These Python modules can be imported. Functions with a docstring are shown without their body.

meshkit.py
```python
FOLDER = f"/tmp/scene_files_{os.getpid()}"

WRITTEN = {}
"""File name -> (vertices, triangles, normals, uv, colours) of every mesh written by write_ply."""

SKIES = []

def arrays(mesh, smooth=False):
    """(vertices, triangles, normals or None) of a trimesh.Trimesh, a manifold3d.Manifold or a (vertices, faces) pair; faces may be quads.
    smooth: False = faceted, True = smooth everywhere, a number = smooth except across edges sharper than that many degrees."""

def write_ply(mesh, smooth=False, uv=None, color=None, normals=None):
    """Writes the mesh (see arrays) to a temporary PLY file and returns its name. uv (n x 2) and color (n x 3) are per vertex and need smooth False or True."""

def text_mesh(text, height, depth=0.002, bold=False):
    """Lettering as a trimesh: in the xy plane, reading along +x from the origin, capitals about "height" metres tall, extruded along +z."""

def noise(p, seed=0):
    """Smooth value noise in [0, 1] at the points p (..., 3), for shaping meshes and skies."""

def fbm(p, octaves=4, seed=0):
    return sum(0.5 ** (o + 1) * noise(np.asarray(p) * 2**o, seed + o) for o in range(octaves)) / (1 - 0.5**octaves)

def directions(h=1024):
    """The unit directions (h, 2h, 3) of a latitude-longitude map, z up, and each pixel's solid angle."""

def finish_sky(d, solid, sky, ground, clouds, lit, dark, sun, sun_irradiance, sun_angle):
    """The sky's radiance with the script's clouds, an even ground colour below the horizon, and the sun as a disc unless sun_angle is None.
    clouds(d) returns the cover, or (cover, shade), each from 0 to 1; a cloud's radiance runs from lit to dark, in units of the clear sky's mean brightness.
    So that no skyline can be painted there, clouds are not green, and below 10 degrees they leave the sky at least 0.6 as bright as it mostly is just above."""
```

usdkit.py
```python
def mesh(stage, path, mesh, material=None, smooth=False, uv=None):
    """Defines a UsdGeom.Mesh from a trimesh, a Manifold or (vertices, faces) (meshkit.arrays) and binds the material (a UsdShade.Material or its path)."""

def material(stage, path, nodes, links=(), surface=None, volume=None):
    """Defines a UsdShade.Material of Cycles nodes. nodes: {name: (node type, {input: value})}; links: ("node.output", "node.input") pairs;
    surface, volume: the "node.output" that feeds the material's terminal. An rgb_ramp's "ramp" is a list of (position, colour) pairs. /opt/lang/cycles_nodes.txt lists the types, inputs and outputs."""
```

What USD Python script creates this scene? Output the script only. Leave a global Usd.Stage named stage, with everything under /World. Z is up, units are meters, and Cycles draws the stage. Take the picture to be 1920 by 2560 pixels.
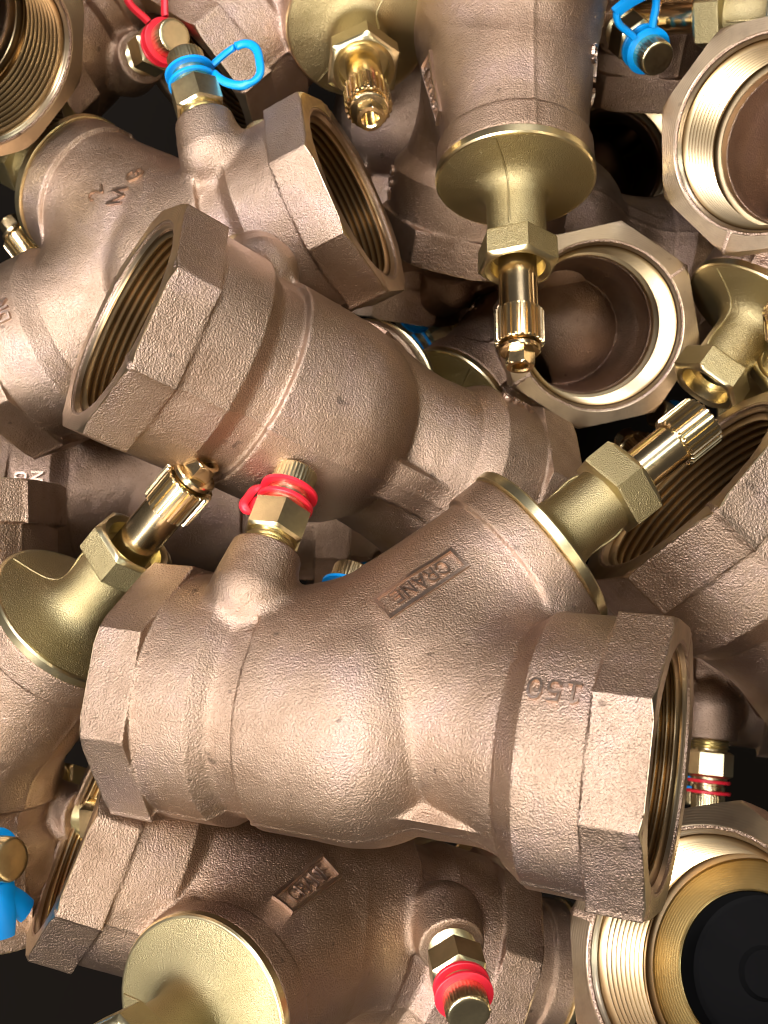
import math, random
import numpy as np
import trimesh
import usdkit, meshkit
from pxr import Usd, UsdGeom, UsdLux, UsdShade, Gf, Sdf, Vt

rng = np.random.default_rng(7)
random.seed(7)
stage = Usd.Stage.CreateInMemory()
UsdGeom.SetStageUpAxis(stage, UsdGeom.Tokens.z)
UsdGeom.Xform.Define(stage, '/World')
UsdGeom.Scope.Define(stage, '/World/Looks')
MM = 0.001
EYE = 0.72                                                     # the camera's height above the crate floor

# ---------------------------------------------------------------- camera
cam = UsdGeom.Camera.Define(stage, '/World/camera')
cam.AddTranslateOp().Set(Gf.Vec3d(0, 0, EYE))
cam.CreateFocalLengthAttr(25.0)
cam.CreateHorizontalApertureAttr(16.59)
cam.CreateVerticalApertureAttr(22.12)
cam.CreateClippingRangeAttr(Gf.Vec2f(0.01, 100))
cam.CreateExposureAttr(0.42)
cam.CreateFStopAttr(18.0)
cam.CreateFocusDistanceAttr(0.32)


# ---------------------------------------------------------------- light: a dim hall with lamp strips under its roof
def rect(name, loc, target, w, h, power, color):
    l = UsdLux.RectLight.Define(stage, '/World/' + name)
    z = np.array(loc, float) - np.array(target, float); z /= np.linalg.norm(z)
    up = np.array([0, 1, 0.01]) if abs(z[1]) < .95 else np.array([1, 0, 0.])
    x = np.cross(up, z); x /= np.linalg.norm(x); y = np.cross(z, x)
    m = Gf.Matrix4d(*x, 0, *y, 0, *z, 0, *map(float, loc), 1)
    l.AddTransformOp().Set(m)
    l.CreateWidthAttr(w); l.CreateHeightAttr(h); l.CreateIntensityAttr(power); l.CreateColorAttr(Gf.Vec3f(*color))
    return l


LAMPS = [((-1.05, -1.35, 2.5), 1.4, .3, 40, (1.0, 0.95, 0.92)), ((-1.7, -0.2, 2.5), .3, 1.6, 34, (1.0, 0.94, 0.97)), ((-0.5, 0.85, 2.8), 1.6, .2, 36, (0.98, 0.94, 1.0)),
         ((1.3, -0.7, 2.6), .14, 1.4, 14, (1.0, 0.82, 0.62)), ((1.2, 0.9, 2.8), 1.5, .14, 15, (0.9, 1.0, 0.94)), ((-2.4, 1.1, 2.8), 1.4, .14, 26, (1.0, 0.93, 0.90)), ((0.3, 2.2, 2.8), 1.5, .18, 34, (0.98, 0.94, 1.0))]
for k, (loc, w, h, power, colour) in enumerate(LAMPS):
    rect('ceiling_lamp' + (f'_{k:03d}' if k else ''), loc, (0, 0, .3), w, h, power, colour)
sky = UsdLux.DomeLight.Define(stage, '/World/room')
sky_m = usdkit.material(stage, '/World/Looks/room_air', {'b': ('background_shader', {'color': (0.95, 0.82, 0.76), 'strength': 0.05})}, [], surface='b.background')
UsdShade.MaterialBindingAPI.Apply(sky.GetPrim()).Bind(sky_m)


# ---------------------------------------------------------------- materials
def mat(name, nodes, links, surface='p.BSDF'):
    return usdkit.material(stage, '/World/Looks/' + name, nodes, links, surface=surface)


def metal(name, c0, c1, rough, bump, scale, mid=0.0, metallic=1.0, tone=1.0, r_var=0.08, c2=None, pits=0.0, rings=0.0, detail=2.0, sand=0.0, skin=0.0):
    """A metal whose colour wanders between c0, c1 and c2, with grain of the given scale (per metre) as relief;
    pits darkens a few blow holes and stains, rings adds the fine grooves of a turned face."""
    stops = [(0.3, c0), (0.7, c1)] if c2 is None else [(0.28, c0), (0.5, c1), (0.72, c2)]
    n = {'tc': ('texture_coordinate', {}), 'oi': ('object_info', {}),
         'sh': ('vector_math', {'math_type': 'add'}),
         'big': ('noise_texture', {'scale': 34.0, 'detail': 6.0, 'roughness': 0.65}),
         'ramp': ('rgb_ramp', {'ramp': stops}),
         'grain': ('noise_texture', {'scale': scale, 'detail': detail, 'roughness': 0.5 if detail < 3 else 0.66}),
         'mid': ('noise_texture', {'scale': scale * 0.25, 'detail': 3.0, 'roughness': 0.55}),
         'b2': ('bump', {'strength': 1.0, 'distance': mid}), 'b': ('bump', {'strength': 1.0, 'distance': bump}),
         'rr': ('rgb_ramp', {'ramp': [(0.3, (rough + r_var,) * 3), (0.7, (rough - r_var,) * 3)]}),
         'rnd': ('rgb_ramp', {'ramp': [(0.0, (tone, tone * .94, tone * .88)), (1.0, (1.0, 1.0, 1.0))]}),
         'mul': ('mix_color', {'blend_type': 'multiply', 'fac': 1.0}),
         'p': ('principled_bsdf', {'metallic': metallic, 'roughness': rough})}
    l = [('tc.object', 'sh.vector1'), ('oi.random', 'sh.vector2'), ('sh.vector', 'big.vector'), ('tc.object', 'grain.vector'), ('tc.object', 'mid.vector'),
         ('big.fac', 'ramp.fac'), ('mid.fac', 'b2.height'), ('b2.normal', 'b.normal'), ('grain.fac', 'b.height'), ('b.normal', 'p.normal'),
         ('oi.random', 'rnd.fac'), ('ramp.color', 'mul.a'), ('rnd.color', 'mul.b'), ('big.fac', 'rr.fac'), ('rr.color', 'p.roughness')]
    col = 'mul.result'
    if pits:
        n['pn'] = ('noise_texture', {'scale': 210.0, 'detail': 2.0, 'roughness': 0.5})
        n['pr'] = ('rgb_ramp', {'ramp': [(0.0, (1, 1, 1)), (0.70, (1, 1, 1)), (0.76, (1 - pits,) * 3), (1.0, (1 - pits,) * 3)]})
        n['pm'] = ('mix_color', {'blend_type': 'multiply', 'fac': 1.0})
        l += [('sh.vector', 'pn.vector'), ('pn.fac', 'pr.fac'), (col, 'pm.a'), ('pr.color', 'pm.b')]
        col = 'pm.result'
    if rings:
        n.update({'rm': ('mapping', {'scale': (0.0, 1.0, 1.0)}), 'rl': ('vector_math', {'math_type': 'length'}), 'rs': ('math', {'math_type': 'multiply', 'value2': 9000.0}),
                  'rx': ('math', {'math_type': 'sine'}), 'b3': ('bump', {'strength': 1.0, 'distance': rings})})
        l += [('tc.object', 'rm.vector'), ('rm.vector', 'rl.vector1'), ('rl.value', 'rs.value1'), ('rs.value', 'rx.value1'), ('rx.value', 'b3.height'), ('b3.normal', 'b2.normal')]
    if skin:                                                    # shade inside the hollow run, painted in by darkening the colour near its axis
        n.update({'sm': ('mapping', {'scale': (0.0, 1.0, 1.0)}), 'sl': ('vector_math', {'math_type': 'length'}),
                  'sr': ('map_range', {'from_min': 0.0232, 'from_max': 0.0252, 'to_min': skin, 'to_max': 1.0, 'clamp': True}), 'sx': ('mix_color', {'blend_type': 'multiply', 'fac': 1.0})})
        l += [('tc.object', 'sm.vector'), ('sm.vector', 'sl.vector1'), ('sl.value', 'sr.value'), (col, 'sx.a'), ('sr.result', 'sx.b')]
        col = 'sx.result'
    if sand:                                                    # the print of the moulding sand
        n['sv'] = ('voronoi_texture', {'feature': 'f1', 'scale': sand, 'randomness': 1.0})
        n['b4'] = ('bump', {'strength': 1.0, 'distance': 0.00013, 'invert': True})
        l += [('tc.object', 'sv.vector'), ('sv.distance', 'b4.height'), ('b4.normal', 'b2.normal')]
    l.append((col, 'p.base_color'))
    return mat(name, n, l)


M = {}
M['bronze'] = metal('cast_bronze', (0.325, 0.225, 0.15), (0.475, 0.352, 0.255), 0.37, 0.00032, 2000, 0.00012, tone=0.78, r_var=0.06, c2=(0.54, 0.405, 0.345), pits=0.45, detail=3.0, sand=1500.0, skin=0.62)  # skin sets how dark the painted shade inside the run is
M['letter'] = metal('rubbed_cast_bronze', (0.44, 0.32, 0.235), (0.57, 0.44, 0.34), 0.33, 0.00010, 2000, 0.0, tone=0.8, r_var=0.04, c2=(0.60, 0.46, 0.41))
M['brass'] = metal('sandblasted_brass', (0.37, 0.31, 0.15), (0.50, 0.43, 0.23), 0.36, 0.00026, 2900, 0.00010, tone=0.9, r_var=0.05)
M['machined'] = metal('machined_bronze', (0.40, 0.315, 0.20), (0.56, 0.455, 0.315), 0.34, 0.00001, 1200, 0.00003, r_var=0.08, pits=0.3, rings=0.000012)
M['seat'] = metal('dull_brass_seat', (0.36, 0.28, 0.11), (0.46, 0.37, 0.17), 0.33, 0.00001, 1200, 0.00002, r_var=0.06, rings=0.00001)
M['thread'] = metal('plug_bronze', (0.42, 0.30, 0.18), (0.55, 0.40, 0.26), 0.35, 0.00001, 1500, 0.0)
# the cut thread: pale crests, the shade down in the roots painted into the colour
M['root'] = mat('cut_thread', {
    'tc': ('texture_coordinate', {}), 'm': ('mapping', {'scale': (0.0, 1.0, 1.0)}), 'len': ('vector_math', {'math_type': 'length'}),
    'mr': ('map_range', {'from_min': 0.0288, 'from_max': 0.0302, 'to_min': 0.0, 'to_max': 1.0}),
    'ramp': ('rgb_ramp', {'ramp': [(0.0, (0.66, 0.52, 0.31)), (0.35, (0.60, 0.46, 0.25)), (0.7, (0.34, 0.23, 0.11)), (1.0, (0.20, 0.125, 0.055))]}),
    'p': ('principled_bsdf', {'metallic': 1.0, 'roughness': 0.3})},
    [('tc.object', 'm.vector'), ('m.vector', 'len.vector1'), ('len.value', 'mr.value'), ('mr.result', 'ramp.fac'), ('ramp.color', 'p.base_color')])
M['shiny'] = metal('polished_brass', (0.70, 0.56, 0.30), (0.80, 0.67, 0.42), 0.19, 0.00001, 1500, 0.0, r_var=0.05)
M['hexbrass'] = metal('turned_brass', (0.68, 0.60, 0.34), (0.80, 0.72, 0.45), 0.28, 0.00003, 2500, 0.0, r_var=0.06)


def plastic(name, c):
    return mat(name, {'p': ('principled_bsdf', {'base_color': c, 'roughness': 0.38, 'subsurface_weight': 0.15, 'subsurface_scale': 0.001})}, [])


M['red'] = plastic('red_plastic', (0.72, 0.018, 0.035))
M['blue'] = plastic('blue_plastic', (0.0, 0.30, 0.78))
M['white'] = plastic('white_seal', (0.75, 0.75, 0.78))
M['rubber'] = mat('black_rubber', {'p': ('principled_bsdf', {'base_color': (0.004, 0.004, 0.004), 'roughness': 0.8, 'specular_ior_level': 0.06})}, [])
M['dark'] = mat('dark_board', {'p': ('principled_bsdf', {'base_color': (0.006, 0.005, 0.004), 'roughness': 1.0, 'specular_ior_level': 0.0})}, [])

# ---------------------------------------------------------------- solid modelling: signed distance -> dual contouring
BETA, X0 = math.radians(51.5), -18.2                            # the Y branch leaves the run at this angle from here (millimetres)
BD = np.array([math.cos(BETA), math.sin(BETA), 0.0])
HALF, OCT, COL = 77.7, 14.8, 16.0                               # half length; octagon and collar widths
R_OCT, R_COL, R_BAR = 40.0, 36.7, 32.6
OCT_A = 0.0
XB, ZB, YB0, YB1, RB = -41.0, 28.5, 22.5, 35.5, 10.4            # the two test point bosses
DISC, R_DISC = 76.0, 28.5
LAB, NUM, GMS = (40.4, -0.09), (53.2, 0.0), (('G', 30, .42, 2.3), ('M', 29, .08, 2.0), ('2', 39, -.02, 2.6))


def smin(a, b, k):
    h = np.clip(0.5 + 0.5 * (b - a) / k, 0, 1)
    return b * (1 - h) + a * h - k * h * (1 - h)


def smax(a, b, k):
    return -smin(-a, -b, k)


def cyl(u, r, lo, hi, rad, k=0.0):
    """a capped round along u between lo and hi"""
    c, s = r - rad, np.maximum(lo - u, u - hi)
    return smax(c, s, k) if k else np.maximum(c, s)


def cone(u, r, pts):
    """a turned solid: radius interpolated over pts = [(u, r)...]"""
    us, rs = zip(*pts)
    rad = np.interp(u, us, rs)
    return np.maximum((r - rad) * 0.8, np.maximum(us[0] - u, u - us[-1]))


def body_sdf(P):
    x, y, z = P[:, 0], P[:, 1], P[:, 2]
    r = np.hypot(y, z)
    ax = np.abs(x)
    a = np.arctan2(z, y)
    # branch coordinates
    d = (x - X0) * BD[0] + y * BD[1]
    e = -(x - X0) * BD[1] + y * BD[0]
    rb = np.hypot(e, z)
    # inlet barrel, its little ridge and the round bulge that holds the seat
    bulge = np.hypot(np.maximum(x + 7, 0) * 1.06, r) - 35.2
    bulge = smax(bulge, (-32.0 - x) * .9, .7)
    barrel = cyl(x, r, -60, -20, R_BAR)
    run = smin(bulge, barrel, 1.2)
    # outlet throat flaring out to the collar; its passage leans up towards the branch
    ro = np.hypot(y - np.interp(x, (6, 43), (9.5, 0.0)), z)
    out = cone(x, ro, [(-6, 25), (5, 29.6), (18, 30.0), (30, 30.6), (38, 31.8), (43, R_BAR), (60, R_BAR)])
    # branch, wider towards the run
    tube = cone(d, rb, [(0, 31.0), (20, 29.6), (40, 28.0), (58, 26.6), (DISC, 26.2)])
    lip = cyl(d, rb, DISC - 10.5, DISC, 27.9, 1.2)
    # web below, between bulge and outlet
    web = np.maximum(np.maximum(np.abs(z) - 9 - 0.08 * y, -28.0 - y), np.maximum(np.maximum(x - 43, -x), y))
    f = smin(run, web, 2.0)
    tub = smin(tube, lip, 1.0)
    kk = 1.2 + 8.0 * np.clip((e + 4) / 22, 0, 1)
    f = smin(f, smin(out, tub, 12.0), kk)
    # collars and octagon ends
    col = cone(ax, r, [(39, 30), (39.6, R_BAR - .6), (45.8, R_COL - .2), (60, R_COL), (70, R_COL)])
    col = np.where(ax > 39, col, np.hypot(39 - ax, np.maximum(r - 30, 0)) + .3)
    f = smin(f, col, 0.9)
    sect = np.mod(a - OCT_A, math.pi / 4) - math.pi / 8
    apo = r * np.cos(sect) - R_OCT * math.cos(math.pi / 8)
    octo = np.maximum(apo, np.maximum(HALF - OCT - ax, ax - HALF + .12))
    cham = (r - 38.3) * 0.5 + (ax - HALF + .12) * 0.866
    octo = np.maximum(octo, cham)
    f = smin(f, octo, 0.9)
    # bosses for the test points
    for s in (1, -1):
        q = (np.sqrt((x - XB) ** 2 + (z - s * ZB) ** 2 + np.minimum(y - YB0, 0) ** 2) - RB - 1.8 * np.clip((YB1 - y) / 14, 0, 1)) * .97
        boss = smax(q, y - YB1, 0.8)
        f = smin(f, boss, 4.0)
    # the parting line of the mould
    f = f - 0.34 * np.exp(-(z / 0.9) ** 2)
    # slow unevenness of the casting
    f = f + 0.22 * (meshkit.noise(P / 9.0, 3) - 0.5) + 0.10 * (meshkit.noise(P / 2.6, 5) - 0.5)
    # hollow inside
    bore = cyl(ax, r, HALF - 31, HALF + 5, 31.6)
    cav_in = np.hypot(np.maximum(x + 2, 0) * 1.15, r) - 26.6
    cav_out = np.maximum(cone(x, ro, [(0, 18), (10, 21), (18, 23.0), (28, 25), (36, 26.5), (46, 27.3), (60, 27.3)]), 30.5 - np.hypot(x + 2, r))
    well = cyl(d, rb, 20, DISC + 4, 20.5)
    seat = cyl(d, rb, 8, 45, 15.5)
    hole = np.minimum(np.minimum(bore, cav_in), np.minimum(cav_out, np.minimum(well, seat)))
    for s in (1, -1):
        hole = np.minimum(hole, cyl(y, np.hypot(x - XB, z - s * ZB), 44, 60, 6.2))
    return np.maximum(f, -hole)


def contour(sdf, lo, hi, h):
    """Dual contouring on a narrow band. Returns vertices and quads."""
    lo = np.asarray(lo, float); K = 6
    n = np.ceil((np.asarray(hi) - lo) / (h * K)).astype(int)
    ci = np.stack(np.meshgrid(*[np.arange(k) for k in n], indexing='ij'), -1).reshape(-1, 3)
    v = sdf(lo + (ci + .5) * h * K)
    keep = ci[np.abs(v) < h * K * 1.05 + .3]
    N = n * K + 1
    mask = np.zeros(N, bool)
    o = np.arange(K + 1)
    off = np.stack(np.meshgrid(o, o, o, indexing='ij'), -1).reshape(-1, 3)
    for g in off:
        q = keep * K + g
        mask[q[:, 0], q[:, 1], q[:, 2]] = True
    cs = np.repeat(np.repeat(np.repeat((v > 0).reshape(n), K, 0), K, 1), K, 2)
    F = np.ones(N, np.float32); F[:-1, :-1, :-1] = np.where(cs, 1.0, -1.0)
    idx = np.argwhere(mask)
    F[mask] = np.concatenate([sdf(lo + c * h) for c in np.array_split(idx, max(1, len(idx) // 200000))])
    S = F < 0
    nc = N - 1
    edges = []
    for a in range(3):
        s0 = [slice(None)] * 3; s1 = [slice(None)] * 3
        s0[a] = slice(0, -1); s1[a] = slice(1, None)
        e = np.argwhere((S[tuple(s0)] != S[tuple(s1)]) & mask[tuple(s0)] & mask[tuple(s1)])
        b = e.copy(); b[:, a] += 1
        f0, f1 = F[e[:, 0], e[:, 1], e[:, 2]], F[b[:, 0], b[:, 1], b[:, 2]]
        t = f0 / (f0 - f1)
        p = e.astype(float); p[:, a] += t
        edges.append((a, e, p, f0 < 0))
    P = np.vstack([e[2] for e in edges])
    W = lo + P * h
    ep = 0.12 * h
    G = np.stack([sdf(W + ep * np.eye(3)[k]) - sdf(W - ep * np.eye(3)[k]) for k in range(3)], 1)
    G /= np.maximum(np.linalg.norm(G, axis=1, keepdims=True), 1e-9)
    cells, pts, nor, quads = [], [], [], []
    k = 0
    for a, e, p, ins in edges:
        g = G[k:k + len(e)]; k += len(e)
        b, c = (a + 1) % 3, (a + 2) % 3
        ids = []
        for db, dc in ((0, 0), (-1, 0), (-1, -1), (0, -1)):
            q = e.copy(); q[:, b] += db; q[:, c] += dc
            ids.append((q[:, 0] * nc[1] + q[:, 1]) * nc[2] + q[:, 2])
            cells.append(ids[-1]); pts.append(p); nor.append(g)
        Q = np.stack(ids, 1)
        Q[~ins] = Q[~ins][:, ::-1]
        quads.append(Q)
    cells = np.concatenate(cells); pts = np.vstack(pts); nor = np.vstack(nor); quads = np.vstack(quads)
    u, inv = np.unique(cells, return_inverse=True)
    m = len(u)
    cnt = np.bincount(inv, minlength=m)
    cen = np.stack([np.bincount(inv, pts[:, i], m) for i in range(3)], 1) / cnt[:, None]
    rel = pts - cen[inv]
    A = np.zeros((m, 3, 3)); B = np.zeros((m, 3))
    dots = (nor * rel).sum(1)
    for i in range(3):
        B[:, i] = np.bincount(inv, nor[:, i] * dots, m)
        for j in range(3):
            A[:, i, j] = np.bincount(inv, nor[:, i] * nor[:, j], m)
    A += 0.08 * np.eye(3)
    X = np.clip(np.linalg.solve(A, B[..., None])[..., 0], -0.8, 0.8)
    V = lo + (cen + X) * h
    look = np.searchsorted(u, quads)
    return V, look


def lathe(profile, n=64, shapes=None, close=False):
    """Turned part along +x from profile [(x, r, shape)...]; shape is None or a function of the angle that gives a factor on r."""
    th = np.linspace(0, 2 * math.pi, n, endpoint=False)
    V = []
    for p in profile:
        x, r = p[0], p[1]
        f = p[2](th) if len(p) > 2 and p[2] is not None else np.ones(n)
        xx = np.full(n, x)
        V.append(np.stack([xx, r * f * np.cos(th), r * f * np.sin(th)], 1))
    V = np.vstack(V); F = []
    k = len(profile)
    i = np.arange(n); j = (i + 1) % n
    for a in range(k - 1):
        F.append(np.stack([a * n + i, (a + 1) * n + i, (a + 1) * n + j, a * n + j], 1))
    return V, np.vstack(F)[:, ::-1]


def tri(q):
    V, F = q
    F = np.vstack([F[:, [0, 1, 2]], F[:, [0, 2, 3]]])
    t = trimesh.Trimesh(V, F, process=False)
    t.update_faces(t.area_faces > 1e-12)
    return t


def poly(nside):
    w = 2 * math.pi / nside
    return lambda th: math.cos(w / 2) / np.cos(np.mod(th, w) - w / 2)


HEX = poly(6)


def spline_shape(n, depth):
    return lambda th: 1 - depth * np.clip(0.5 + 1.6 * np.cos(n * th), 0, 1)


def along(mesh, origin, direction, ref=(0, 0, 1), size=1.0):
    """moves a part turned along +x to start at origin and run along direction"""
    x = np.asarray(direction, float); x /= np.linalg.norm(x)
    z = np.asarray(ref, float) - x * np.dot(ref, x); z /= np.linalg.norm(z)
    y = np.cross(z, x)
    m = mesh.copy(); m.vertices = size * np.asarray(m.vertices) @ np.stack([x, y, z]) + np.asarray(origin, float)
    return m


def tube(points, rad, n=10, flat=1.0, up=(0, 1, 0)):
    """a smooth strap through points"""
    P = np.asarray(points, float)
    from scipy.interpolate import CubicSpline
    t = np.r_[0, np.cumsum(np.linalg.norm(np.diff(P, axis=0), axis=1))]
    c = CubicSpline(t, P)
    s = np.linspace(0, t[-1], max(20, int(t[-1] / 0.7)))
    C, T = c(s), c(s, 1)
    T /= np.linalg.norm(T, axis=1, keepdims=True)
    up = np.asarray(up, float)
    B = up - T * (T @ up)[:, None]; B /= np.linalg.norm(B, axis=1, keepdims=True)
    Nn = np.cross(B, T)
    th = np.linspace(0, 2 * math.pi, n, endpoint=False)
    V = (C[:, None] + rad * flat * np.cos(th)[None, :, None] * B[:, None] + rad * np.sin(th)[None, :, None] * Nn[:, None]).reshape(-1, 3)
    i = np.arange(n); j = (i + 1) % n
    F = [np.stack([a * n + i, a * n + j, (a + 1) * n + j, (a + 1) * n + i], 1) for a in range(len(s) - 1)]
    m = tri((V, np.vstack(F)))
    return m


# ---------------------------------------------------------------- the parts of one valve
def machined_end():
    """the faced, chamfered and threaded mouth, at the +x end"""
    n = 256
    th = np.linspace(0, 2 * math.pi, n, endpoint=False)
    sect = np.mod(th - OCT_A, math.pi / 4) - math.pi / 8
    ro = R_OCT * math.cos(math.pi / 8) / np.cos(sect) - 0.05
    rf = np.minimum(ro, 38.3)
    xo = HALF - np.maximum(ro - 38.3, 0) * 0.577
    c, s = np.cos(th), np.sin(th)
    rings = [(xo - .6, ro - .02), (xo, ro), (np.full(n, HALF), rf - .15)]
    pr = [(HALF, 32.6), (HALF - .25, 32.2), (HALF - 2.0, 30.6), (HALF - 2.4, 30.4)]
    x = HALF - 2.4
    for k in range(9):
        pr += [(x - .25, 30.2), (x - 1.0, 28.75), (x - 1.3, 28.75), (x - 2.05, 30.2)]
        x -= 2.309
    pr += [(x - .6, 30.9), (x - 3.4, 30.9), (x - 3.6, 30.6), (x - 3.9, 28.0), (x - 4.2, 27.7), (x - 8.5, 27.5)]
    rings += [(np.full(n, a), np.full(n, b)) for a, b in pr]
    V = np.vstack([np.stack([a, b * c, b * s], 1) for a, b in rings])
    i = np.arange(n); j = (i + 1) % n
    F = np.vstack([np.stack([k * n + i, k * n + j, (k + 1) * n + j, (k + 1) * n + i], 1) for k in range(len(rings) - 1)])
    nf = 3 * n                                                  # the first bands are the face, the rest the thread
    face = tri((V, F[:nf + 2 * n]))
    thr = tri((V, F[nf + 2 * n:]))
    return face, thr


def bonnet():
    def seam(d):
        return lambda th: 1.0
    prof = [(DISC + 3.6, 27.6), (DISC + 3.9, 27.0), (DISC + 5.2, 20.0), (DISC + 6.4, 15.6), (DISC + 7.6, 13.2), (DISC + 9.2, 11.6), (DISC + 11, 10.8), (DISC + 14, 10.4), (DISC + 27.5, 10.2),
            (DISC + 27.8, 10.6), (DISC + 28.4, 13.9, HEX), (DISC + 29.2, 14.3, HEX), (DISC + 37.5, 14.4, HEX)]
    n = 96
    V, F = lathe(prof, n)
    # a fine mould line down both sides
    th = np.arctan2(V[:, 2], V[:, 1])
    r = np.hypot(V[:, 1], V[:, 2])
    return tri((V, F))


def nut_face():
    rnd = lambda th: np.minimum(HEX(th), 13.4 / 14.4)
    prof = [(DISC + 37.5, 14.4, HEX), (DISC + 38.6, 13.9, rnd), (DISC + 39.0, 13.0, rnd), (DISC + 39.1, 11.4), (DISC + 38.2, 10.4), (DISC + 38.0, 9.6), (DISC + 33, 9.4), (DISC + 32.8, 6)]
    return tri(lathe(prof, 96))


def mould_line():
    """thin raised line that runs over the bonnet from rim to nut, on two sides"""
    pts = [(DISC + 3.9, 26.9), (DISC + 5.2, 20.0), (DISC + 6.4, 15.6), (DISC + 7.6, 13.2), (DISC + 9.2, 11.6), (DISC + 11, 10.8), (DISC + 14, 10.4), (DISC + 26.0, 10.2)]
    out = []
    for s in (1, -1):
        P = [(a, s * (r - .12) * math.cos(.5), s * (r - .12) * math.sin(.5)) for a, r in pts]
        out.append(tube(P, 0.42, 6, up=(0, 0, 1)))
    return trimesh.util.concatenate(out)


def rim():
    return tri(lathe([(DISC - .3, 25.5), (DISC + .1, 28.0), (DISC + .5, R_DISC), (DISC + 3.0, R_DISC), (DISC + 3.6, 28.0), (DISC + 3.75, 27.4), (DISC + 3.6, 26)], 128))


def spindle():
    return tri(lathe([(DISC + 30, 6.7), (DISC + 55.5, 6.7), (DISC + 55.6, 6.6)], 48))


def splines():
    n = 24; sh = spline_shape(n, 0.10)
    return tri(lathe([(DISC + 55.4, 6.6), (DISC + 55.4, 7.7), (DISC + 56.0, 8.5, sh), (DISC + 67.2, 8.5, sh), (DISC + 67.8, 8.0, sh), (DISC + 67.9, 6.0)], 24 * 12))


def tip():
    return tri(lathe([(DISC + 67.8, 5.4), (DISC + 68.6, 5.4), (DISC + 68.7, 6.6), (DISC + 69.2, 7.0), (DISC + 70.4, 7.0), (DISC + 70.9, 6.6), (DISC + 71.2, 4.9), (DISC + 71.3, 5.1, HEX), (DISC + 75.6, 5.1, HEX),
                      (DISC + 76.3, 4.5), (DISC + 76.4, 3.2), (DISC + 75.8, 2.6), (DISC + 70.5, 2.5), (DISC + 70.5, 0.01)], 48))


def plug_disc():
    return tri(lathe([(17.0, .01), (17.0, 9), (18, 17.0), (19, 18.2), (21.2, 18.2), (21.4, 16.0), (23.6, 16.0), (23.8, 19.0), (29, 19.2), (31, 15), (33, 6.7), (DISC + 31, 6.7)], 64))


def seal_ring():
    return tri(lathe([(21.2, 15.9), (21.2, 19.4), (21.6, 19.9), (23.4, 19.9), (23.8, 19.4), (23.8, 15.9)], 64))


# the test point, turned along +x from the top of its boss
def tp_thread():
    pr = [(-3, 5.9)]
    for k in range(4):
        pr += [(-.6 + k * 1.15, 6.9), (0.0 + k * 1.15, 6.2)]
    pr += [(4.2, 6.1), (4.3, 6.5)]
    return tri(lathe(pr, 40))


def tp_hex():
    rnd = lambda th: np.minimum(HEX(th), 7.9 / 8.6)
    return tri(lathe([(4.2, 6.0), (4.2, 7.9, rnd), (5.0, 8.6, HEX), (13.0, 8.6, HEX), (13.8, 7.9, rnd), (13.9, 6.6), (15.6, 6.6), (16.0, 5.6), (21.0, 5.4)], 60))


def tp_cap():
    kn = lambda th: 1 - .022 * (np.cos(36 * th) > 0)
    return tri(lathe([(16.5, 5.0), (17.0, 6.0), (20.4, 6.0), (20.8, 6.1, kn), (25.6, 6.1, kn), (26.2, 5.7), (26.4, 5.3), (26.45, 4.6), (26.3, .01)], 144))


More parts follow.
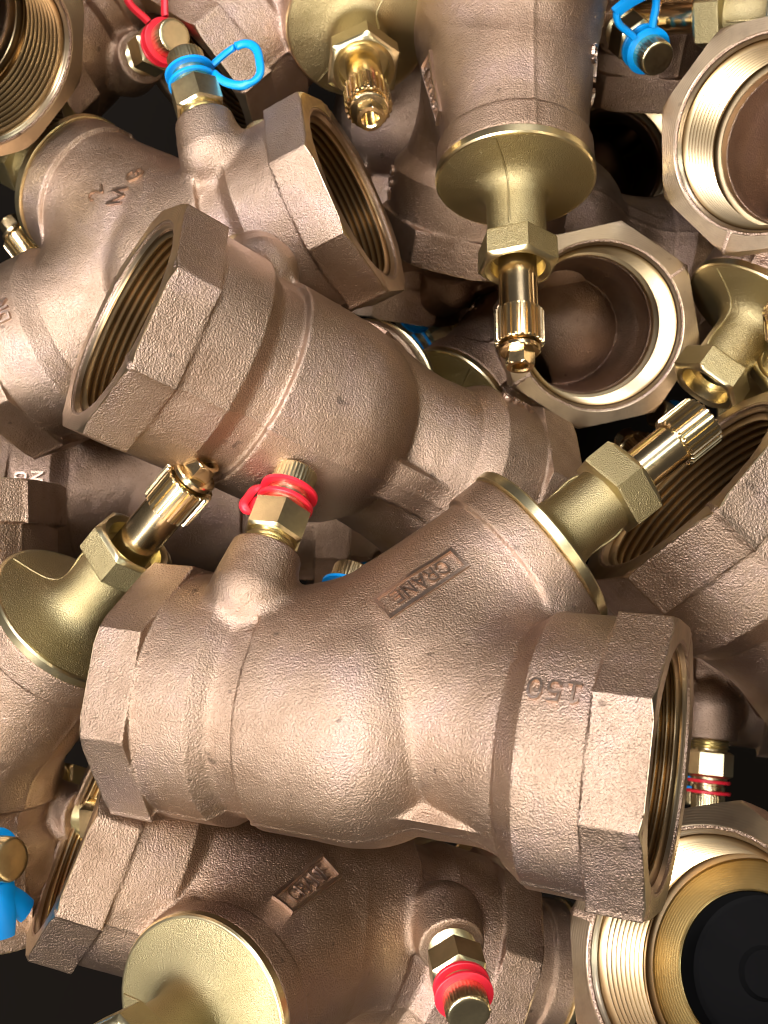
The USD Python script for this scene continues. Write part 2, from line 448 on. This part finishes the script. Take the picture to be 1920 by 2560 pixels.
def tp_ring(strap, shape=0):
    """the coloured plastic collar: a ring below, a ring round the cap, and the strap loop that ties them"""
    a = tri(lathe([(14.8, 6.4), (14.8, 7.7), (15.0, 7.9), (15.8, 7.9), (16.0, 7.7), (16.1, 6.0)], 56))
    b = tri(lathe([(18.7, 5.9), (18.7, 7.8), (18.9, 8.1), (19.7, 8.1), (19.9, 7.8), (20.0, 6.0)], 56))
    parts = [a, b]
    if strap is not None:
        c, s = math.cos(strap), math.sin(strap)

        def at(ax, rad, side):
            return (ax, rad * c - side * s, rad * s + side * c)
        if shape == 0:                                          # a loop that stands out beside the cap
            P = [at(19.3, 7.6, 1.0), at(21.2, 11.0, 1.6), at(22.6, 15.5, 1.8), at(21.6, 20.5, 1.2), at(18.0, 23.0, .6), at(12.0, 23.0, 0), at(7.0, 21.5, -.6), at(5.6, 17.5, -1), at(8.0, 12.6, -1), at(12.0, 9.2, -.6), at(15.4, 7.6, 0)]
            parts.append(tube(P, 1.1, 8, 1.35))
        elif shape == 1:                                        # a flat loop with a broad tab
            L = [at(19.3, 7.6, 3.6), at(18.8, 11.5, 5.6), at(18.4, 15.5, 7.2), at(18.2, 18.6, 6.6)]
            Rr = [at(19.3, 7.6, -3.6), at(18.8, 11.5, -5.6), at(18.4, 15.5, -7.2), at(18.2, 18.6, -6.6)]
            parts += [tube(L, 1.25, 8, 1.25, (1, 0, 0)), tube(Rr, 1.25, 8, 1.25, (1, 0, 0))]
            parts.append(tube([at(18.2, 18.8, 7.4), at(18.2, 19.6, 3), at(18.2, 19.6, -3), at(18.2, 18.8, -7.4)], 2.5, 8, .6, (1, 0, 0)))
        elif shape == 3:                                        # a broad fishtail tab
            parts.append(tube([at(19.3, 7.4, 0), at(19.0, 12, 0), at(18.4, 17, -.6), at(17.6, 23, -2.0)], 4.4, 10, .3, (1, 0, 0)))
            parts.append(tube([at(18.9, 12, 1), at(17.8, 16, 5), at(16.6, 20.5, 8.5)], 3.6, 10, .36, (1, 0, 0)))
        else:                                                   # the strap folded back against the side
            P = [at(19.3, 8.0, 0), at(18.5, 9.8, .5), at(15, 10.6, 1.2), at(11.5, 10.2, 2), at(11, 9.4, 1), at(13.5, 8.8, 0), at(15.4, 7.9, 0)]
            parts.append(tube(P, 1.1, 8, 1.3))
    return trimesh.util.concatenate(parts)


def wrap_text(text, h, place, depth=1.25, bold=True):
    """raised cast lettering laid on the casting: place maps (u, v) on the label and height w to a point"""
    t = meshkit.text_mesh(text, h, depth, bold)
    t.vertices[:, 0] -= t.bounds[:, 0].mean(); t.vertices[:, 1] -= h / 2
    t = t.subdivide_to_size(1.6)
    t.vertices = place(np.asarray(t.vertices))
    return t


def skin(C, U, r0=18.0, r1=44.0):
    """how far from C along U the casting's surface lies"""
    a, b = np.full(len(C), r1), np.full(len(C), r0)             # a outside, b inside
    for k in range(12):
        m = (a + b) / 2
        o = np.concatenate([body_sdf(q) for q in np.array_split(C + U * m[:, None], max(1, len(C) // 100000))]) > 0
        a, b = np.where(o, m, a), np.where(o, b, m)
    return (a + b) / 2


def on_branch(side, d0, a0=0.0, turn=0.0, rad=25.5):
    """lettering on the branch, d0 along it and at the angle a0 from the side"""
    def f(v):
        c, s = math.cos(turn), math.sin(turn)
        u, w, h = c * v[:, 0] - s * v[:, 1], s * v[:, 0] + c * v[:, 1], v[:, 2] - 0.15
        d, ang = d0 + side * u, a0 + w / rad
        C = np.stack([X0 + d * BD[0], d * BD[1], 0 * d], 1)
        e, z = np.sin(ang), side * np.cos(ang)
        U = np.stack([-e * BD[1], e * BD[0], z], 1)
        return C + U * (skin(C, U) + h)[:, None]
    return f


def on_run(side, x0, a0, turn, rad=36.6):
    """lettering round the run; turn rotates the text in its own plane"""
    def f(v):
        c, s = math.cos(turn), math.sin(turn)
        u, w, h = c * v[:, 0] - s * v[:, 1], s * v[:, 0] + c * v[:, 1], v[:, 2] - 0.15
        ang = a0 + w / rad
        C = np.stack([x0 + side * u, 0 * u, 0 * u], 1)
        U = np.stack([0 * u, np.sin(ang), side * np.cos(ang)], 1)
        return C + U * (skin(C, U, 33.0) + h)[:, None]
    return f


def frame_bars(w, h, t=.9):
    b = []
    for s in (1, -1):
        b.append(trimesh.creation.box((w + t, t, 1.25), transform=trimesh.transformations.translation_matrix((0, s * h / 2, .62))))
        b.append(trimesh.creation.box((t, h - t, 1.25), transform=trimesh.transformations.translation_matrix((s * w / 2, 0, .62))))
    m = trimesh.util.concatenate(b)
    return m.subdivide_to_size(2.0)


MESH = {}


def parts_for(res):
    if res in MESH:
        return MESH[res]
    V, F = contour(body_sdf, (-81, -42, -45), (82, 82, 45), res)
    MESH[res] = (V, F)
    return MESH[res]


face, thread = machined_end()
ROT = np.diag([-1.0, 1.0, -1.0])
SMALL = {}


def flip(m):
    k = m.copy(); k.vertices = np.asarray(m.vertices) @ ROT; return k


O = np.array([X0, 0, 0.])
bon = [along(m, O, BD) for m in (bonnet(), rim(), nut_face(), mould_line(), spindle(), splines(), tip(), plug_disc(), seal_ring())]


def put(path, mesh, m, smooth=35):
    if isinstance(mesh, tuple):
        mesh = (np.asarray(mesh[0]) * MM, mesh[1])
    else:
        mesh = mesh.copy(); mesh.vertices = np.asarray(mesh.vertices) * MM
    return usdkit.mesh(stage, path, mesh, M[m], smooth=smooth)


COUNT = {}


def numbered(name):
    k = COUNT.get(name, -1) + 1; COUNT[name] = k
    return name if k == 0 else f'{name}_{k:03d}'


GROUP = 'bronze balancing valves heaped in the crate'


def pose(prim, R, t):
    """R: columns are the valve's axes, t its place, millimetres in the world"""
    m = Gf.Matrix4d(*[*map(float, R[:, 0]), 0, *map(float, R[:, 1]), 0, *map(float, R[:, 2]), 0, *[float(a) * MM for a in t], 1])
    UsdGeom.Xformable(prim).AddTransformOp().Set(m)


def tag(p, label, cat, group=None, kind=None):
    if label: p.SetCustomDataByKey('label', label)
    if cat: p.SetCustomDataByKey('category', cat)
    if group: p.SetCustomDataByKey('group', group)
    if kind: p.SetCustomDataByKey('kind', kind)


def build_valve(path, res, red=(None, 2), blue=(None, 2), with_tip=True, rubber=False, with_spindle=True):
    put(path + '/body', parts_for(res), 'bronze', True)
    for k, (nm, fl) in enumerate((('threaded_mouth', False), ('threaded_mouth_001', True))):
        put(f'{path}/{nm}', flip(face) if fl else face, 'machined', 25)
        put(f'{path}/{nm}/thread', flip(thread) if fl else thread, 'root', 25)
    put(path + '/bonnet', bon[0], 'brass', 28)
    put(path + '/bonnet/flange_rim', bon[1], 'hexbrass', 30)
    put(path + '/bonnet/nut_face', bon[2], 'hexbrass', 28)
    put(path + '/bonnet/mould_line', bon[3], 'brass', 40)
    if with_spindle:
        put(path + '/spindle', bon[4], 'shiny', 30)
        put(path + '/spindle/splined_sleeve', bon[5], 'shiny', 40)
        if with_tip:
            put(path + '/spindle/spindle_tip', bon[6], 'shiny', 30)
    put(path + '/closing_plug', bon[7], 'thread', 30)
    put(path + '/closing_plug/white_seal', bon[8], 'white', 30)
    if rubber:                                                  # the inlet of this one shows a brass seat with a black rubber disc
        put(path + '/seat_ring', flip(tri(lathe([(HALF - 30, 19.8), (HALF - 27.0, 20.0), (HALF - 26.6, 20.4), (HALF - 26.2, 27.2), (HALF - 26.6, 28.2), (HALF - 30, 28.2)], 96)[::1])), 'seat', 30)
        put(path + '/rubber_disc', flip(tri(lathe([(HALF - 36.0, .01), (HALF - 36.0, 6.0), (HALF - 34.5, 7.0), (HALF - 34.5, 18.6), (HALF - 33.5, 19.6), (HALF - 27.2, 19.7)], 64))), 'rubber', 30)
    for k, (s, col, st) in enumerate(((1, 'red', red), (-1, 'blue', blue))):
        n = f'{path}/test_point' + ('_001' if k else '')
        org = (XB, YB1, s * ZB)
        pm = put(n, along(trimesh.util.concatenate([tp_thread(), tp_hex()]), org, (0, 1, 0), size=1.1), 'hexbrass', 30)
        pm.GetPrim().SetCustomDataByKey('label', f'brass test point with {col} plastic collar')
        put(n + '/knurled_cap', along(tp_cap(), org, (0, 1, 0), size=1.1), 'hexbrass', 30)
        put(n + '/collar_tag', along(tp_ring(*st), org, (0, 1, 0), size=1.1), col, 40)
    for k, m in enumerate(letters()):
        put(path + '/cast_lettering' + (f'_{k:03d}' if k else ''), m, 'letter', 40)


LETTERS = []


def letters():
    if not LETTERS:
        pl = on_branch(1, LAB[0], LAB[1], math.pi)
        fb = frame_bars(25.5, 6.6)
        fb.vertices = pl(np.asarray(fb.vertices))
        LETTERS.append(trimesh.util.concatenate([wrap_text('CRANE', 4.0, pl, 1.25, False), fb]))
        LETTERS.append(wrap_text('150', 5.4, on_run(1, NUM[0], NUM[1], math.pi), 1.25, False))
        LETTERS.append(trimesh.util.concatenate([wrap_text('DN', 4.6, on_run(-1, 50.6, 0.0, math.pi / 2)), wrap_text('50', 4.6, on_run(-1, 57.2, 0.0, math.pi / 2))]))
        LETTERS.append(trimesh.util.concatenate([wrap_text(c, 6.0, on_branch(-1, d, a, t), 1.25, False) for c, d, a, t in GMS]))
    return LETTERS


VALVES = []


def valve(label, R, t, proto=None, **kw):
    name = numbered('balancing_valve')
    x = UsdGeom.Xform.Define(stage, '/World/' + name)
    pose(x.GetPrim(), np.asarray(R, float), t)
    tag(x.GetPrim(), label, 'valve', GROUP)
    if proto is None:
        build_valve('/World/' + name, **kw)
    else:
        x.GetPrim().GetReferences().AddInternalReference(proto)
        x.GetPrim().SetInstanceable(True)
    return '/World/' + name


def cv(R):                                                      # from the camera's frame (x right, y down, depth) to the world
    return np.diag([1, -1, -1.0]) @ np.asarray(R, float)


# ---------------------------------------------------------------- the setting
flo = trimesh.creation.box((1.2, 1.2, .01)); flo.apply_translation((0, 0, -.005))
fp = usdkit.mesh(stage, '/World/crate_floor', flo, M['dark']).GetPrim(); tag(fp, 'dark floor of the crate under the heap of valves', None, kind='structure')

# ---------------------------------------------------------------- the valves
# each: the axes in the camera's frame (x right, y down, z away), the place in millimetres, the label
#POSES
PLACED = [
    ([[0.921, 0.268, -0.281], [0.071, -0.828, -0.557], [-0.382, 0.493, -0.782]], [2.1, 59.8, 326.6],
     'front valve lying across the pile, red test point up and spindle pointing upper right', {'res': 0.7, 'red': (0.1, 2), 'with_tip': False}),
    ([[-0.883, -0.284, 0.373], [0.362, -0.918, 0.158], [0.298, 0.275, 0.914]], [-78.7, -85.0, 435.2],
     'upper left valve with a looped blue tag beside its open right hand mouth', {'res': 0.8, 'blue': (0.13, 0)}),
    ([[0.805, -0.245, 0.54], [0.385, -0.477, -0.79], [0.451, 0.844, -0.289]], [-16.9, -28.9, 384.3],
     'valve behind the front one, its threaded mouth facing left and a round boss on top', {'res': 0.9}),
    ([[-0.12, 0.075, -0.99], [0.842, 0.535, -0.062], [0.525, -0.841, -0.128]], [45.8, -176.6, 446.8],
     'head-down valve at top centre with broad brass bonnet and spindle hanging straight down', {'res': 0.9}),
    ([[0.029, -0.821, 0.57], [0.172, 0.566, 0.806], [-0.985, 0.074, 0.158]], [80.2, -84.3, 518.8],
     'valve whose octagonal mouth faces the camera just right of the hanging spindle', {'res': 0.9}),
    ([[-0.659, -0.246, 0.711], [0.118, 0.9, 0.42], [-0.743, 0.361, -0.564]], [176.2, -133.3, 438.0],
     'right edge valve with bright threaded mouth facing the camera below the blue loop tag', {'res': 0.9, 'with_spindle': False}),
    ([[-0.032, 0.848, 0.529], [-0.997, -0.063, 0.042], [0.069, -0.526, 0.848]], [-152.1, 68.5, 407.1],
     'left edge valve with brass bonnet, spindle rising rightwards and blue tag at lower left', {'res': 0.9, 'blue': (0.24, 3)}),
    ([[-0.89, 0.119, 0.441], [-0.383, 0.333, -0.862], [-0.249, -0.935, -0.25]], [-32.0, 133.9, 394.3],
     'shaded valve along the bottom with brass bonnet at left and red test point', {'res': 0.9}),
    ([[-0.674, 0.629, -0.387], [0.698, 0.369, -0.614], [-0.243, -0.684, -0.688]], [-28.1, -234.7, 504.6],
     'top edge valve whose bonnet and short spindle point at the camera beside the head-down valve', {'res': 0.9}),
    ([[0.544, 0.591, 0.595], [-0.752, 0.029, 0.659], [0.372, -0.806, 0.46]], [-112.6, -233.6, 496.0],
     'upper left valve with a red looped tag on its sideways test point', {'res': 0.9, 'red': (-1.93, 1)}),
    ([[-0.154, 0.663, -0.733], [-0.755, 0.4, 0.52], [0.637, 0.633, 0.439]], [-189.9, 80.9, 498.1],
     'deeply buried valve with a blue collar in the dark gap left of the front valve', {'res': 0.9}),
    ([[-0.977, -0.102, -0.186], [-0.064, 0.978, -0.198], [0.202, -0.181, -0.963]], [103.9, 62.3, 520.2],
     'shaded right edge valve with a red test point hanging down behind the front valve mouth', {'res': 0.9}),
    ([[0.026, 0.314, 0.949], [-0.715, 0.669, -0.202], [-0.699, -0.673, 0.242]], [110.4, -247.8, 455.1],
     'top right valve with a blue loop tag and round brass cap', {'res': 0.9, 'blue': (-2.7, 1)}),
    ([[-0.86, 0.068, -0.834], [-0.831, -0.214, 0.839], [-0.101, 1.179, 0.2]], [168.6, 55.1, 401.7],
     'right edge valve with a long oval threaded mouth behind the front valve spindle', {'res': 0.9}),
    ([[0.789, 0.83, -0.358], [0.426, 0.078, 1.119], [0.797, -0.863, -0.244]], [154.1, 164.3, 400.5],
     'bottom right corner valve with brass seat and black disc inside its wide mouth', {'res': 0.9, 'rubber': True}),
    ([[-0.998, 0.022, -0.066], [-0.026, -0.997, 0.067], [-0.064, 0.068, 0.996]], [-92.9, -8.6, 510.1],
     'left side valve with a lettered collar, lying beneath the two upper left valves', {'res': 0.9}),
    ([[0.147, 0.717, -0.682], [0.099, -0.696, -0.711], [-0.984, 0.037, -0.174]], [107.4, -181.5, 636.3],
     'deep valve with a dark open mouth in the gap left of the top right mouth', {'res': 0.9}),
    ([[0.405, 0.88, 0.25], [0.906, -0.422, 0.02], [0.123, 0.218, -0.968]], [6.8, 193.0, 477.9],
     'buried valve glimpsed in the slot between the front valve and the bottom one', {'res': 0.9}),
    ([[0.882, -0.462, 0.097], [0.239, 0.261, -0.935], [0.406, 0.848, 0.34]], [79.3, -123.2, 516.7],
     'buried valve with a dark blue collar in the gap below the hanging bonnet', {'res': 0.9}),
    ([[-0.072, -0.58, -0.812], [0.973, 0.138, -0.185], [0.219, -0.803, 0.554]], [-3.9, 58.8, 596.6],
     'buried valve with a blue cap peeping out right of the front red test point', {'res': 0.9}),
    ([[0.542, -0.83, -0.134], [-0.301, -0.341, 0.89], [-0.784, -0.442, -0.435]], [195.0, -10.0, 507.6],
     'valve beyond the right edge showing only a splined spindle and bonnet nut', {'res': 0.9}),
    ([[-0.138, -0.874, -0.467], [-0.815, 0.368, -0.448], [0.563, 0.319, -0.762]], [207.5, -177.6, 378.3],
     'valve in the top right corner, brass neck and spindle lying sideways', {'res': 0.9}),
    ([[-0.7, -0.467, -0.541], [-0.619, 0.774, 0.132], [0.357, 0.427, -0.831]], [-187.2, -200.5, 419.7],
     'top left corner valve showing little but its threaded bronze mouth', {'res': 0.9}),
    ([[-0.193, 0.72, 0.666], [0.94, -0.059, 0.336], [0.281, 0.691, -0.665]], [10.6, -169.4, 525.5],
     'plain body deep in the gap between the hanging bonnet and the upper left mouth', {'res': 0.9}),
]
PROTO = {}
for R, t, label, opt in PLACED:
    key = repr(sorted(opt.items()))
    p = valve(label, cv(R), (t[0], -t[1], EYE * 1000 - t[2]), PROTO.get(key), **({} if key in PROTO else opt))
    PROTO.setdefault(key, p)
#ENDPOSES
